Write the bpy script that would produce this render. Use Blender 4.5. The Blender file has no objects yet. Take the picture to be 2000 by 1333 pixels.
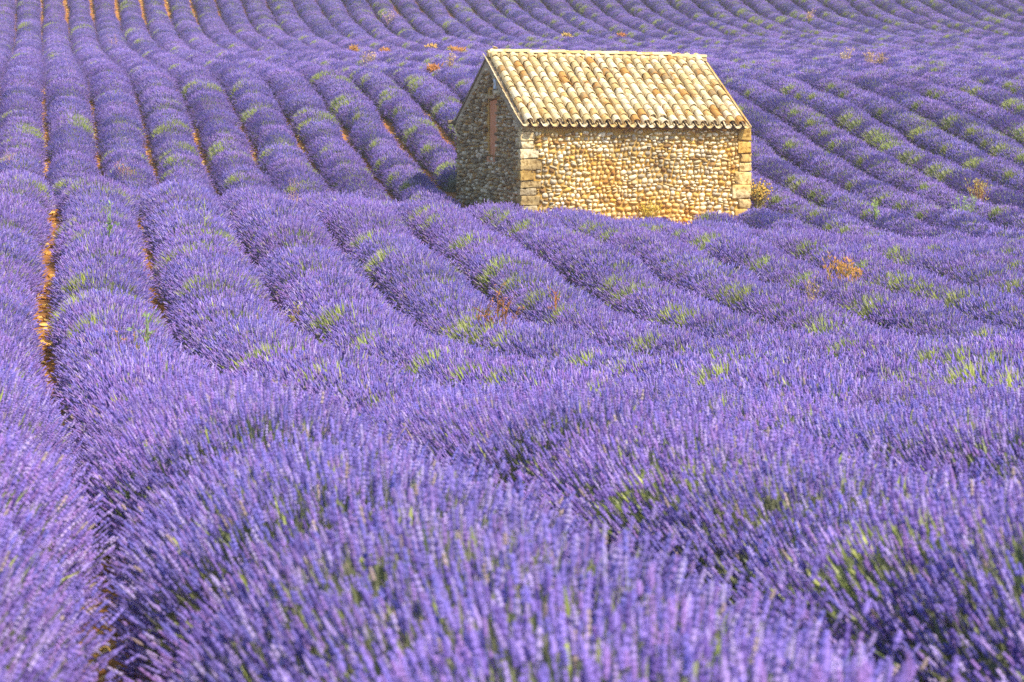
import bpy, math, random
import numpy as np
from mathutils import Vector, Matrix, Euler

R = math.radians
sc = bpy.context.scene
col = sc.collection

# ------------------------------------------------------------------ camera
FPX = 4800.0                       # focal length in pixels of a 2000 px wide frame
PITCH = 0.0908
cam = bpy.data.cameras.new("camera")
cam.sensor_width = 36.0
cam.lens = FPX / 2000.0 * 36.0
cam.clip_start = 0.1
cam.clip_end = 3000.0
cam.dof.use_dof = True
cam.dof.focus_distance = 52.0
cam.dof.aperture_fstop = 10.0
cam_o = bpy.data.objects.new("camera", cam)
cam_o.location = (0, 0, 0)
cam_o.rotation_euler = (math.pi / 2 - PITCH, 0, 0)
col.objects.link(cam_o)
sc.camera = cam_o

# ------------------------------------------------------------------ sky, sun, exposure
SUN_EL = R(48)
SUN_AZ = (0.743, -0.669)            # horizontal direction towards the sun
w = bpy.data.worlds.new("World")
sc.world = w
w.use_nodes = True
nt = w.node_tree
sky = nt.nodes.new("ShaderNodeTexSky")
sky.sky_type = 'NISHITA'
sky.sun_disc = False
sky.sun_elevation = SUN_EL
sky.sun_rotation = math.atan2(SUN_AZ[0], SUN_AZ[1])
nt.nodes["Background"].inputs[1].default_value = 0.15
nt.links.new(sky.outputs[0], nt.nodes["Background"].inputs[0])
sun = bpy.data.lights.new("sun", 'SUN')
sun.energy = 3.9
sun.angle = R(0.53)
sun.color = (1.0, 0.90, 0.74)
sun_o = bpy.data.objects.new("sun", sun)
sdir = Vector((SUN_AZ[0] * math.cos(SUN_EL), SUN_AZ[1] * math.cos(SUN_EL), math.sin(SUN_EL)))
sun_o.rotation_euler = sdir.to_track_quat('Z', 'Y').to_euler()
sun_o.location = (40, -20, 60)
col.objects.link(sun_o)
sc.view_settings.view_transform = 'Standard'
sc.view_settings.look = 'None'
sc.view_settings.exposure = 0.96
sc.view_settings.gamma = 1.0
sc.view_settings.use_curve_mapping = False
sc.cycles.max_bounces = 5
sc.cycles.diffuse_bounces = 4
sc.cycles.glossy_bounces = 1
sc.cycles.transmission_bounces = 3
sc.cycles.use_denoising = False
sc.cycles.caustics_reflective = False
sc.cycles.caustics_refractive = False

# ------------------------------------------------------------------ helpers
def tag(o, label=None, cat=None, group=None, kind=None):
    if label: o["label"] = label
    if cat: o["category"] = cat
    if group: o["group"] = group
    if kind: o["kind"] = kind
    return o

def empty(name, loc=(0, 0, 0), rz=0.0):
    o = bpy.data.objects.new(name, None)
    o.empty_display_size = 0.2
    o.location = loc
    o.rotation_euler = (0, 0, rz)
    col.objects.link(o)
    return o

def link(name, me, parent=None, loc=None, rot=None, scale=None):
    o = bpy.data.objects.new(name, me)
    if parent is not None: o.parent = parent
    if loc is not None: o.location = loc
    if rot is not None: o.rotation_euler = rot
    if scale is not None: o.scale = scale
    col.objects.link(o)
    return o

def tri_mesh(name, V, F, mat, C=None, smooth=False, rnd=None):
    """V (n,3), F (m,3) triangles, C (n,3) vertex colours, rnd (n,) per vertex number"""
    V = np.asarray(V, np.float32); F = np.asarray(F, np.int32)
    me = bpy.data.meshes.new(name)
    me.vertices.add(len(V)); me.vertices.foreach_set("co", V.ravel())
    me.loops.add(F.size); me.loops.foreach_set("vertex_index", F.ravel())
    me.polygons.add(len(F))
    me.polygons.foreach_set("loop_start", np.arange(0, F.size, 3, dtype=np.int32))
    me.polygons.foreach_set("use_smooth", np.full(len(F), smooth, dtype=bool))
    if C is not None:
        a = me.color_attributes.new("tint", 'FLOAT_COLOR', 'POINT')
        C4 = np.ones((len(V), 4), np.float32); C4[:, :3] = C
        a.data.foreach_set("color", C4.ravel())
    if rnd is not None:
        a = me.attributes.new("rnd", 'FLOAT', 'POINT')
        a.data.foreach_set("value", np.asarray(rnd, np.float32))
    me.materials.append(mat)
    me.update()
    me.validate()
    return me

class MB:
    """collects pieces into one triangle mesh"""
    def __init__(s): s.V = []; s.F = []; s.C = []; s.R = []; s.n = 0
    def add(s, V, F, C=None, r=0.0):
        V = np.asarray(V, float).reshape(-1, 3); F = np.asarray(F, int)
        if F.shape[1] == 4:
            F = np.concatenate([F[:, [0, 1, 2]], F[:, [0, 2, 3]]])
        s.V.append(V); s.F.append(F + s.n); s.n += len(V)
        if C is None: C = (1, 1, 1)
        C = np.asarray(C, float)
        s.C.append(np.broadcast_to(C, (len(V), 3)))
        s.R.append(np.full(len(V), r))
    def mesh(s, name, mat, smooth=False):
        return tri_mesh(name, np.concatenate(s.V), np.concatenate(s.F), mat, np.concatenate(s.C), smooth, np.concatenate(s.R))

BOXF = [(0, 3, 2, 1), (4, 5, 6, 7), (0, 1, 5, 4), (1, 2, 6, 5), (2, 3, 7, 6), (3, 0, 4, 7)]
def box_v(x0, x1, y0, y1, z0, z1):
    return np.array([(x0, y0, z0), (x1, y0, z0), (x1, y1, z0), (x0, y1, z0), (x0, y0, z1), (x1, y0, z1), (x1, y1, z1), (x0, y1, z1)], float)

def tube(mb, pts, radii, n=4, C=None, r=0.0, cap=True):
    pts = [Vector(p) for p in pts]
    rings = []
    for i, p in enumerate(pts):
        d = (pts[min(i + 1, len(pts) - 1)] - pts[max(i - 1, 0)]).normalized()
        a = d.orthogonal().normalized(); b = d.cross(a)
        rings += [tuple(p + (a * math.cos(2 * math.pi * k / n) + b * math.sin(2 * math.pi * k / n)) * radii[i]) for k in range(n)]
    F = []
    for i in range(len(pts) - 1):
        for k in range(n):
            F.append((i * n + k, i * n + (k + 1) % n, (i + 1) * n + (k + 1) % n, (i + 1) * n + k))
    mb.add(rings, F, C, r)

# ------------------------------------------------------------------ materials
def new_mat(name):
    m = bpy.data.materials.new(name); m.use_nodes = True
    nt = m.node_tree
    b = nt.nodes["Principled BSDF"]
    b.inputs["Roughness"].default_value = 0.85
    b.inputs["Specular IOR Level"].default_value = 0.2
    return m, nt, b

def N(nt, t, **kw):
    n = nt.nodes.new(t)
    for k, v in kw.items():
        if k in n.inputs.keys(): n.inputs[k].default_value = v
        else: setattr(n, k, v)
    return n

def ramp(nt, stops, interp='LINEAR'):
    n = nt.nodes.new("ShaderNodeValToRGB")
    e = n.color_ramp.elements
    n.color_ramp.interpolation = interp
    while len(e) < len(stops): e.new(0.5)
    for i, (p, c) in enumerate(stops):
        e[i].position = p; e[i].color = (*c, 1)
    return n

def mix(nt, mode, fac, a, b):
    n = nt.nodes.new("ShaderNodeMix"); n.data_type = 'RGBA'; n.blend_type = mode
    for sock, v in ((n.inputs[0], fac), (n.inputs[6], a), (n.inputs[7], b)):
        if hasattr(v, 'links') or hasattr(v, 'is_linked'): nt.links.new(v, sock)
        else: sock.default_value = v if isinstance(v, (int, float)) else (*v, 1)
    return n.outputs[2]

def math_n(nt, op, a, b=0.0):
    n = nt.nodes.new("ShaderNodeMath"); n.operation = op
    for sock, v in ((n.inputs[0], a), (n.inputs[1], b)):
        if hasattr(v, 'is_linked'): nt.links.new(v, sock)
        else: sock.default_value = v
    return n.outputs[0]

def plant_mat(name, transl=0.25, vary=0.25):
    m, nt, b = new_mat(name)
    at_ = N(nt, "ShaderNodeAttribute", attribute_name="tint")
    oi = N(nt, "ShaderNodeObjectInfo")
    # each plant has its own strength and hue
    v = nt.nodes.new("ShaderNodeMapRange")
    v.inputs[3].default_value = 1 - vary; v.inputs[4].default_value = 1 + vary
    nt.links.new(oi.outputs["Random"], v.inputs[0])
    hs = nt.nodes.new("ShaderNodeHueSaturation")
    hr = nt.nodes.new("ShaderNodeMapRange")
    hr.inputs[3].default_value = 0.488; hr.inputs[4].default_value = 0.512
    fr = math_n(nt, 'FRACT', math_n(nt, 'MULTIPLY', oi.outputs["Random"], 7.31))
    nt.links.new(fr, hr.inputs[0])
    nt.links.new(hr.outputs[0], hs.inputs["Hue"])
    nt.links.new(v.outputs[0], hs.inputs["Value"])
    nt.links.new(at_.outputs["Color"], hs.inputs["Color"])
    nt.links.new(hs.outputs[0], b.inputs["Base Color"])
    t = nt.nodes.new("ShaderNodeBsdfTranslucent")
    nt.links.new(hs.outputs[0], t.inputs[0])
    ms = nt.nodes.new("ShaderNodeMixShader"); ms.inputs[0].default_value = transl
    out = nt.nodes["Material Output"]
    nt.links.new(b.outputs[0], ms.inputs[1]); nt.links.new(t.outputs[0], ms.inputs[2])
    nt.links.new(ms.outputs[0], out.inputs[0])
    return m

M_LAV = plant_mat("lavender", 0.18, 0.12)
M_WEED = plant_mat("weed", 0.3, 0.1)

def soil_mat():
    m, nt, b = new_mat("soil")
    g = N(nt, "ShaderNodeNewGeometry")
    n1 = N(nt, "ShaderNodeTexNoise", Scale=1.3, Detail=6.0); nt.links.new(g.outputs["Position"], n1.inputs["Vector"])
    n2 = N(nt, "ShaderNodeTexNoise", Scale=22.0, Detail=5.0); nt.links.new(g.outputs["Position"], n2.inputs["Vector"])
    r1 = ramp(nt, [(0.3, (0.28, 0.115, 0.035)), (0.7, (0.44, 0.21, 0.055))]); nt.links.new(n1.outputs[0], r1.inputs[0])
    r2 = ramp(nt, [(0.35, (0.6, 0.55, 0.5)), (0.65, (1.2, 1.15, 1.05))]); nt.links.new(n2.outputs[0], r2.inputs[0])
    nt.links.new(mix(nt, 'MULTIPLY', 1.0, r1.outputs[0], r2.outputs[0]), b.inputs["Base Color"])
    bp = N(nt, "ShaderNodeBump", Strength=0.8, Distance=0.03); nt.links.new(n2.outputs[0], bp.inputs["Height"])
    nt.links.new(bp.outputs[0], b.inputs["Normal"])
    b.inputs["Roughness"].default_value = 0.95
    return m
M_SOIL = soil_mat()

def stone_mat(name, stops, nscale=18.0, stain=True, bump=0.4, grain=((0.3, (0.62, 0.56, 0.45)), (0.55, (1.0, 1.0, 1.0)), (0.75, (1.18, 1.16, 1.1)))):
    """stones: a colour of its own for each, from a random number per piece, plus grain and lichen"""
    m, nt, b = new_mat(name)
    oi = N(nt, "ShaderNodeObjectInfo")
    at_ = N(nt, "ShaderNodeAttribute", attribute_name="rnd")
    fr = math_n(nt, 'FRACT', math_n(nt, 'ADD', oi.outputs["Random"], at_.outputs["Fac"]))
    rp = ramp(nt, stops, 'CONSTANT'); nt.links.new(fr, rp.inputs[0])
    g = N(nt, "ShaderNodeNewGeometry")
    n1 = N(nt, "ShaderNodeTexNoise", Scale=nscale, Detail=6.0, Roughness=0.65); nt.links.new(g.outputs["Position"], n1.inputs["Vector"])
    r1 = ramp(nt, list(grain)); nt.links.new(n1.outputs[0], r1.inputs[0])
    c = mix(nt, 'MULTIPLY', 1.0, rp.outputs[0], r1.outputs[0])
    if stain:
        n2 = N(nt, "ShaderNodeTexNoise", Scale=0.75, Detail=4.0); nt.links.new(g.outputs["Position"], n2.inputs["Vector"])
        r2 = ramp(nt, [(0.37, (0.98, 0.76, 0.38)), (0.45, (1.03, 0.97, 0.82)), (0.54, (1.0, 0.97, 0.9)), (0.63, (0.56, 0.51, 0.44))]); nt.links.new(n2.outputs[0], r2.inputs[0])
        c = mix(nt, 'MULTIPLY', 0.9, c, r2.outputs[0])
    nt.links.new(c, b.inputs["Base Color"])
    bp = N(nt, "ShaderNodeBump", Strength=bump, Distance=0.012); nt.links.new(n1.outputs[0], bp.inputs["Height"])
    nt.links.new(bp.outputs[0], b.inputs["Normal"])
    return m

COBBLE = [(0.0, (0.76, 0.67, 0.45)), (0.16, (0.80, 0.75, 0.60)), (0.38, (0.66, 0.53, 0.29)), (0.48, (0.72, 0.66, 0.52)),
          (0.62, (0.60, 0.43, 0.16)), (0.69, (0.76, 0.69, 0.50)), (0.80, (0.44, 0.39, 0.30)), (0.89, (0.34, 0.20, 0.08)), (0.955, (0.72, 0.50, 0.14))]
M_COB = stone_mat("cobble", COBBLE)
M_QUOIN = stone_mat("quoin", [(0.0, (0.62, 0.52, 0.33)), (0.35, (0.56, 0.44, 0.23)), (0.6, (0.66, 0.59, 0.43)), (0.8, (0.52, 0.36, 0.12))], 13.0, True, 1.0, ((0.36, (0.38, 0.30, 0.18)), (0.52, (0.95, 0.93, 0.88)), (0.7, (1.15, 1.14, 1.1))))
M_GRIT = stone_mat("gap_stone", [(0.0, (0.60, 0.34, 0.08)), (0.3, (0.48, 0.22, 0.05)), (0.6, (0.68, 0.44, 0.13)), (0.85, (0.34, 0.14, 0.035))], 30.0, False)
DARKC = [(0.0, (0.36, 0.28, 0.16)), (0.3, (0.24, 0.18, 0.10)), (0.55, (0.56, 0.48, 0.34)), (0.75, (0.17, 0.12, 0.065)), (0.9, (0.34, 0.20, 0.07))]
M_COBG = stone_mat("cobble_dark", DARKC, 20.0, False)  # darker, browner cobble colours than those of the front wall

def mortar_mat(name, stops):
    m, nt, b = new_mat(name)
    g = N(nt, "ShaderNodeNewGeometry")
    n1 = N(nt, "ShaderNodeTexNoise", Scale=3.0, Detail=7.0, Roughness=0.65); nt.links.new(g.outputs["Position"], n1.inputs["Vector"])
    n2 = N(nt, "ShaderNodeTexNoise", Scale=35.0, Detail=4.0); nt.links.new(g.outputs["Position"], n2.inputs["Vector"])
    r1 = ramp(nt, stops); nt.links.new(n1.outputs[0], r1.inputs[0])
    r2 = ramp(nt, [(0.3, (0.7, 0.66, 0.6)), (0.7, (1.15, 1.1, 1.05))]); nt.links.new(n2.outputs[0], r2.inputs[0])
    nt.links.new(mix(nt, 'MULTIPLY', 1.0, r1.outputs[0], r2.outputs[0]), b.inputs["Base Color"])
    bp = N(nt, "ShaderNodeBump", Strength=0.7, Distance=0.02); nt.links.new(n2.outputs[0], bp.inputs["Height"])
    nt.links.new(bp.outputs[0], b.inputs["Normal"])
    return m
M_MORTAR = mortar_mat('mortar', [(0.3, (0.38, 0.21, 0.035)), (0.5, (0.45, 0.28, 0.065)), (0.7, (0.47, 0.35, 0.15))])
M_RENDER = mortar_mat('grey_render', [(0.3, (0.26, 0.21, 0.13)), (0.5, (0.34, 0.29, 0.20)), (0.7, (0.42, 0.37, 0.27))])

def tile_mat():
    m, nt, b = new_mat("clay_tile")
    oi = N(nt, "ShaderNodeObjectInfo")
    at_ = N(nt, "ShaderNodeAttribute", attribute_name="rnd")
    fr = math_n(nt, 'FRACT', math_n(nt, 'ADD', oi.outputs["Random"], at_.outputs["Fac"]))
    rp = ramp(nt, [(0.0, (0.68, 0.56, 0.32)), (0.22, (0.60, 0.46, 0.22)), (0.42, (0.74, 0.64, 0.42)), (0.62, (0.54, 0.39, 0.16)),
                   (0.76, (0.70, 0.59, 0.36)), (0.90, (0.48, 0.26, 0.07)), (0.95, (0.32, 0.23, 0.11))], 'CONSTANT')
    nt.links.new(fr, rp.inputs[0])
    g = N(nt, "ShaderNodeNewGeometry")
    # orange patches where the pale crust has worn, dark lichen
    n1 = N(nt, "ShaderNodeTexNoise", Scale=5.5, Detail=6.0, Roughness=0.65); nt.links.new(g.outputs["Position"], n1.inputs["Vector"])
    n2 = N(nt, "ShaderNodeTexNoise", Scale=14.0, Detail=6.0, Roughness=0.7); nt.links.new(g.outputs["Position"], n2.inputs["Vector"])
    s = math_n(nt, 'ADD', n1.outputs[0], math_n(nt, 'MULTIPLY', math_n(nt, 'SUBTRACT', fr, 0.5), 0.22))
    r1 = ramp(nt, [(0.58, (0, 0, 0)), (0.66, (1, 1, 1))]); nt.links.new(s, r1.inputs[0])
    c = mix(nt, 'MIX', math_n(nt, 'MULTIPLY', r1.outputs[0], 0.75), rp.outputs[0], (0.52, 0.25, 0.05))
    r2 = ramp(nt, [(0.56, (0, 0, 0)), (0.66, (1, 1, 1))]); nt.links.new(n2.outputs[0], r2.inputs[0])
    c = mix(nt, 'MIX', math_n(nt, 'MULTIPLY', r2.outputs[0], 0.6), c, (0.24, 0.17, 0.09))
    r3 = ramp(nt, [(0.3, (0.75, 0.7, 0.62)), (0.55, (1.0, 1.0, 1.0))]); nt.links.new(n2.outputs[0], r3.inputs[0])
    c = mix(nt, 'MULTIPLY', 0.8, c, r3.outputs[0])
    nt.links.new(c, b.inputs["Base Color"])
    bp = N(nt, "ShaderNodeBump", Strength=0.35, Distance=0.01); nt.links.new(n2.outputs[0], bp.inputs["Height"])
    nt.links.new(bp.outputs[0], b.inputs["Normal"])
    return m
M_TILE = tile_mat()

def wood_mat(name, c0, c1):
    m, nt, b = new_mat(name)
    tc = N(nt, "ShaderNodeTexCoord")
    mp = N(nt, "ShaderNodeMapping"); mp.inputs["Scale"].default_value = (14, 14, 1.6)
    nt.links.new(tc.outputs["Object"], mp.inputs[0])
    n1 = N(nt, "ShaderNodeTexNoise", Scale=2.0, Detail=6.0, Roughness=0.7); nt.links.new(mp.outputs[0], n1.inputs["Vector"])
    r1 = ramp(nt, [(0.3, c0), (0.7, c1)]); nt.links.new(n1.outputs[0], r1.inputs[0])
    nt.links.new(r1.outputs[0], b.inputs["Base Color"])
    bp = N(nt, "ShaderNodeBump", Strength=0.5, Distance=0.01); nt.links.new(n1.outputs[0], bp.inputs["Height"])
    nt.links.new(bp.outputs[0], b.inputs["Normal"])
    return m
M_RUSTWOOD = wood_mat("rusty_board", (0.34, 0.12, 0.045), (0.60, 0.28, 0.13))
M_OLDWOOD = wood_mat("old_beam", (0.10, 0.07, 0.045), (0.22, 0.16, 0.10))
M_SLATE = wood_mat("pale_slab", (0.42, 0.48, 0.52), (0.58, 0.62, 0.64))

# ------------------------------------------------------------------ terrain
GT = [(-80, -0.9), (-20, -1.15), (0, -1.32), (3.5, -1.33), (5, -1.38), (7.5, -1.54), (12.5, -1.95), (16, -2.2), (20, -2.52), (25, -2.66), (28, -2.48),
      (32, -2.12), (36, -1.84), (40, -1.62), (42, -1.62), (45, -2.0), (48, -2.46), (50, -2.62), (54, -2.60), (57.4, -2.2), (60.5, -1.70), (63, -1.38), (67.6, -0.44),
      (70, -0.03), (75.5, 0.80), (90, 1.55), (107, 2.33), (121, 3.48), (130, 4.95), (134, 6.1), (150, 9.2), (165, 11.4), (200, 14.0), (300, 17.0), (600, 20.0), (1500, 24.0)]
_gd = np.arange(-80, 700, 0.25)
_gz = np.interp(_gd, [a for a, _ in GT], [b for _, b in GT])
_k = np.exp(-0.5 * (np.arange(-16, 17) * 0.25 / 1.3) ** 2); _k /= _k.sum()
_gz = np.convolve(np.pad(_gz, 16, mode='edge'), _k, 'valid')
TT = [(0, 0), (22, 0), (32, 0.045), (41, 0.072), (47, 0.045), (53, 0.0), (700, 0.0)]
def ground(x, y):
    x = np.asarray(x, float); y = np.asarray(y, float)
    z = np.interp(y, _gd, _gz)
    t = np.interp(y, [a for a, _ in TT], [b for _, b in TT])
    lat = np.clip(x + 0.166 * y, -6, 14)
    z = z - t * lat
    z = z + 0.05 * np.sin(x * 0.31 + y * 0.13) * np.cos(y * 0.23 - x * 0.11) + 0.025 * np.sin(x * 0.9 + 1.3) * np.sin(y * 0.8)
    return z
def gz(x, y): return float(ground(x, y))

def at(px, py, h=0.45):
    """the point of the field, h above the soil, that is seen at pixel px, py of a 2000 x 1333 frame"""
    dx = (px - 1000) / FPX; dv = -(py - 666.5) / FPX
    cy, sy = math.cos(PITCH), math.sin(PITCH)
    d = np.array([dx, cy + dv * sy, -sy + dv * cy])
    ts = np.arange(2.0, 200, 0.05)
    P = ts[:, None] * d
    below = P[:, 2] < ground(P[:, 0], P[:, 1]) + h
    i = int(np.argmax(below)) if below.any() else len(ts) - 1
    return P[i, 0], P[i, 1]

xs = np.concatenate([np.linspace(-420, -70, 18), np.arange(-66, 66.1, 1.5), np.linspace(70, 420, 18)])
ys = np.concatenate([np.arange(-60, 0, 5), np.arange(0, 90, 0.75), np.arange(90, 171, 1.5), np.linspace(180, 680, 26)])
gx, gy = np.meshgrid(xs, ys)
gV = np.stack([gx.ravel(), gy.ravel(), ground(gx.ravel(), gy.ravel())], 1)
nx, ny = len(xs), len(ys)
ii, jj = np.meshgrid(np.arange(nx - 1), np.arange(ny - 1))
a0 = (jj * nx + ii).ravel()
gF = np.concatenate([np.stack([a0, a0 + 1, a0 + nx + 1], 1), np.stack([a0, a0 + nx + 1, a0 + nx], 1)])
go = link("ground", tri_mesh("ground", gV, gF, M_SOIL, None, True))
tag(go, "orange brown stony soil rolling under the lavender rows", "ground", kind="structure")

# ------------------------------------------------------------------ lavender bushes (shared meshes)
ROWDIR = Vector((-0.1906, 1.0)).normalized()
ROWANG = math.atan2(-ROWDIR.x, ROWDIR.y)      # rotation about z that takes +y to the row direction
SP = 1.35                                     # row spacing measured across the view

PURPLES = np.array([(0.232, 0.160, 0.500), (0.268, 0.188, 0.545), (0.302, 0.176, 0.480), (0.198, 0.152, 0.505), (0.360, 0.258, 0.570), (0.150, 0.092, 0.345), (0.415, 0.325, 0.605), (0.380, 0.290, 0.270)])
STEMS = np.array([(0.25, 0.26, 0.16), (0.29, 0.29, 0.20), (0.21, 0.23, 0.12)])
LEAVES = np.array([(0.19, 0.22, 0.11), (0.24, 0.27, 0.12), (0.15, 0.18, 0.09), (0.27, 0.29, 0.17)])
FRESH = np.array([(0.34, 0.40, 0.09), (0.28, 0.34, 0.08), (0.40, 0.42, 0.14), (0.32, 0.34, 0.18)])

def frames(D):
    A = np.cross(D, np.array([0.31, 0.77, 0.55])); A /= np.linalg.norm(A, axis=1)[:, None]
    return A, np.cross(D, A)

def spindles(P, D, L, rad, prof, ns, C):
    """one closed spindle at each P along D; prof = [(t, r)], the last one the tip"""
    n = len(P); A, B = frames(D)
    ang = 2 * np.pi * np.arange(ns) / ns
    V = []
    for j, (t, r) in enumerate(prof[:-1]):
        a = ang + (0.5 * j * 2 * np.pi / ns)
        ring = P[:, None, :] + D[:, None, :] * (L * t)[:, None, None] + (A[:, None, :] * np.cos(a)[None, :, None] + B[:, None, :] * np.sin(a)[None, :, None]) * (rad * r)[:, None, None]
        V.append(ring)
    V.append((P + D * (L * prof[-1][0])[:, None])[:, None, :])
    V = np.concatenate(V, 1)
    nv = V.shape[1]; m = len(prof) - 1
    F = []
    for j in range(m - 1):
        for k in range(ns):
            a, b, c, d = j * ns + k, j * ns + (k + 1) % ns, (j + 1) * ns + (k + 1) % ns, (j + 1) * ns + k
            F += [(a, b, c), (a, c, d)]
    tip = m * ns
    for k in range(ns): F.append(((m - 1) * ns + k, (m - 1) * ns + (k + 1) % ns, tip))
    F = np.array(F)
    FF = (F[None] + (np.arange(n) * nv)[:, None, None]).reshape(-1, 3)
    CC = np.repeat(C, nv, axis=0)
    return V.reshape(-1, 3), FF, CC

def blades(P, D, L, wid, C, rng):
    """narrow leaves: two triangles each, slightly folded"""
    n = len(P); A, B = frames(D)
    th = rng.uniform(0, 2 * np.pi, n)
    S = A * np.cos(th)[:, None] + B * np.sin(th)[:, None]
    v0 = P; v1 = P + D * (L * 0.5)[:, None] + S * wid[:, None]; v2 = P + D * L[:, None]; v3 = P + D * (L * 0.5)[:, None] - S * wid[:, None]
    V = np.stack([v0, v1, v2, v3], 1).reshape(-1, 3)
    F = np.array([(0, 1, 2), (0, 2, 3)])
    FF = (F[None] + (np.arange(n) * 4)[:, None, None]).reshape(-1, 3)
    return V, FF, np.repeat(C, 4, axis=0)

LOD = {0: dict(n=2900, ns=5, prof=[(0, .25), (.08, 1.0), (.22, .45), (.32, 1.05), (.46, .42), (.56, 1.0), (.70, .4), (.84, .8), (1.0, 0)], L=.037, r=.0051, stem=.0013, leaf=750),
       1: dict(n=1250, ns=4, prof=[(0, .5), (.3, 1.0), (.7, .8), (1.0, 0)], L=.058, r=.0074, stem=.0018, leaf=360),
       2: dict(n=950, ns=3, prof=[(0, .6), (.45, 1.0), (1.0, 0)], L=.078, r=.0098, stem=.0026, leaf=260)}
BW, BL, BH = 0.60, 0.48, 0.60      # half width, half length, height of a bush

def dome(phi, v, k=1.0):
    f = (1 - 0.18 * v ** 2)
    s, c = np.sin(phi), np.cos(phi)
    x = BW * np.sign(s) * np.abs(s) ** 0.92 * f * k
    z = 0.05 + (BH - 0.05) * np.abs(c) ** 0.88 * f * k
    y = BL * v * (0.75 + 0.35 * np.abs(c)) 
    return np.stack([x, y, z], -1)

def make_bush(seed, lod, green=0.0, side=-1, thin=1.0):
    rng = np.random.default_rng(seed)
    q = LOD[lod]
    n = int(q['n'] * thin)
    phi = rng.uniform(-1.50, 1.50, n); v = rng.uniform(-1, 1, n)
    lump = 0.03 * np.sin(phi * 4.1 + seed) * np.cos(v * 3.3 + seed * 1.7) + 0.02 * np.sin(phi * 9 + 2.2 * seed + v * 6)
    keep = rng.random(n) < np.clip(1.9 - np.abs(phi), 0.35, 1.0)
    # fresh leafy patch without flowers
    gp, gv = side * rng.uniform(0.5, 1.0), rng.uniform(-0.45, 0.45)
    if green > 0:
        dist = np.hypot((phi - gp) / (0.75 * green), (v - gv) / (0.95 * green))
        keep &= rng.random(n) < np.clip(dist * 1.1 - 0.2, (0.5, 0.34, 0.3)[lod], 1)
    P = dome(phi, v) 
    D = np.stack([np.sin(phi) * 1.05, v * 0.42, np.cos(phi) * 1.0 + (0.60, 0.34, 0.28)[lod]], -1) + rng.normal(0, (0.12, 0.15, 0.15)[lod], (n, 3))
    D /= np.linalg.norm(D, axis=1)[:, None]
    P = P + D * (lump + rng.normal(0, 0.038, n))[:, None]
    P, D = P[keep], D[keep]; n = len(P)
    L = q['L'] * rng.uniform(0.6, 1.5, n); rad = q['r'] * rng.uniform(0.75, 1.25, n)
    C = PURPLES[rng.choice(len(PURPLES), n, p=[.21, .2, .15, .15, .10, .10, .07, .02])] * rng.uniform(0.85, 1.15, (n, 1))
    if lod == 0:
        # flower heads differ: four, three or two whorls, and closed slender ones
        kinds = rng.choice(4, n, p=[.3, .3, .2, .2]); parts = []
        for k_, pf in enumerate((q['prof'],
                                 [(0, .3), (.12, 1.0), (.3, .45), (.45, 1.05), (.62, .4), (.8, .85), (1.0, 0)],
                                 [(0, .4), (.10, .5), (.28, .35), (.5, 1.0), (.72, .6), (.85, .8), (1.0, 0)],
                                 [(0, .5), (.2, .9), (.45, .85), (.7, .7), (1.0, 0)])):
            j = kinds == k_
            parts.append(spindles((P - D * L[:, None])[j], D[j], L[j], rad[j], pf, q['ns'], C[j]))
    else:
        parts = [spindles(P - D * L[:, None], D, L, rad, q['prof'], q['ns'], C)]
    # stems under the flower heads
    sl = rng.uniform(0.12, 0.26, n)
    SV = P - D * (L + sl)[:, None]
    parts.append(spindles(SV, D, sl + 0.1 * L, np.full(n, q['stem']), [(0, 1), (1.0, 0.0)] if lod == 2 else [(0, 1), (.6, 1.0), (1.0, 0.0)], 3, STEMS[rng.integers(0, 3, n)]))
    # grey green leaves
    m = q['leaf']
    ph = rng.uniform(-1.52, 1.52, m); vv = rng.uniform(-1, 1, m)
    Pl = dome(ph, vv, 0.78); Dl = np.stack([np.sin(ph), vv * 0.5, np.cos(ph) + 0.2], -1) + rng.normal(0, 0.25, (m, 3)); Dl /= np.linalg.norm(Dl, axis=1)[:, None]
    parts.append(blades(Pl, Dl, rng.uniform(0.06, 0.12, m), rng.uniform(0.004, 0.008, m) * (1.6 if lod == 2 else 1.0), LEAVES[rng.integers(0, 4, m)], rng))
    if lod < 2:
        m = 55
        ph = rng.uniform(-1.2, 1.2, m); vv = rng.uniform(-1, 1, m)
        Pl = dome(ph, vv, 0.85); Dl = np.stack([np.sin(ph), vv * 0.4, np.cos(ph) + 0.3], -1) + rng.normal(0, 0.15, (m, 3)); Dl /= np.linalg.norm(Dl, axis=1)[:, None]
        parts.append(blades(Pl, Dl, rng.uniform(0.06, 0.13, m), rng.uniform(0.003, 0.006, m), FRESH[rng.integers(0, 4, m)] * 1.15, rng))
    if green > 0:
        m = int(q['leaf'] * (0.45, 1.0, 1.6)[lod] * green)
        ph = rng.normal(gp, 0.42 * green, m); vv = np.clip(rng.normal(gv, 0.52 * green, m), -1, 1)
        Pl = dome(ph, vv, 0.80); Dl = np.stack([np.sin(ph), vv * 0.4, np.cos(ph) + 0.3], -1) + rng.normal(0, 0.18, (m, 3)); Dl /= np.linalg.norm(Dl, axis=1)[:, None]
        parts.append(blades(Pl, Dl, rng.uniform(0.09, 0.19, m) * (0.7, 1, 1)[lod], rng.uniform(0.0035, 0.007, m) * (0.7, 0.9, 1.15)[lod], FRESH[rng.integers(0, 4, m)] * rng.uniform(.8, 1.15, (m, 1)), rng))
    # woody leafy core
    a = np.linspace(-1.57, 1.57, 11); b = np.array([-1.06, -0.96, -0.6, -0.2, 0.2, 0.6, 0.96, 1.06])
    A_, B_ = np.meshgrid(a, b)
    core = dome(A_.ravel(), B_.ravel(), 0.76) * np.array([1, 1.0, 1]) + rng.normal(0, 0.012, (A_.size, 3))
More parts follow.
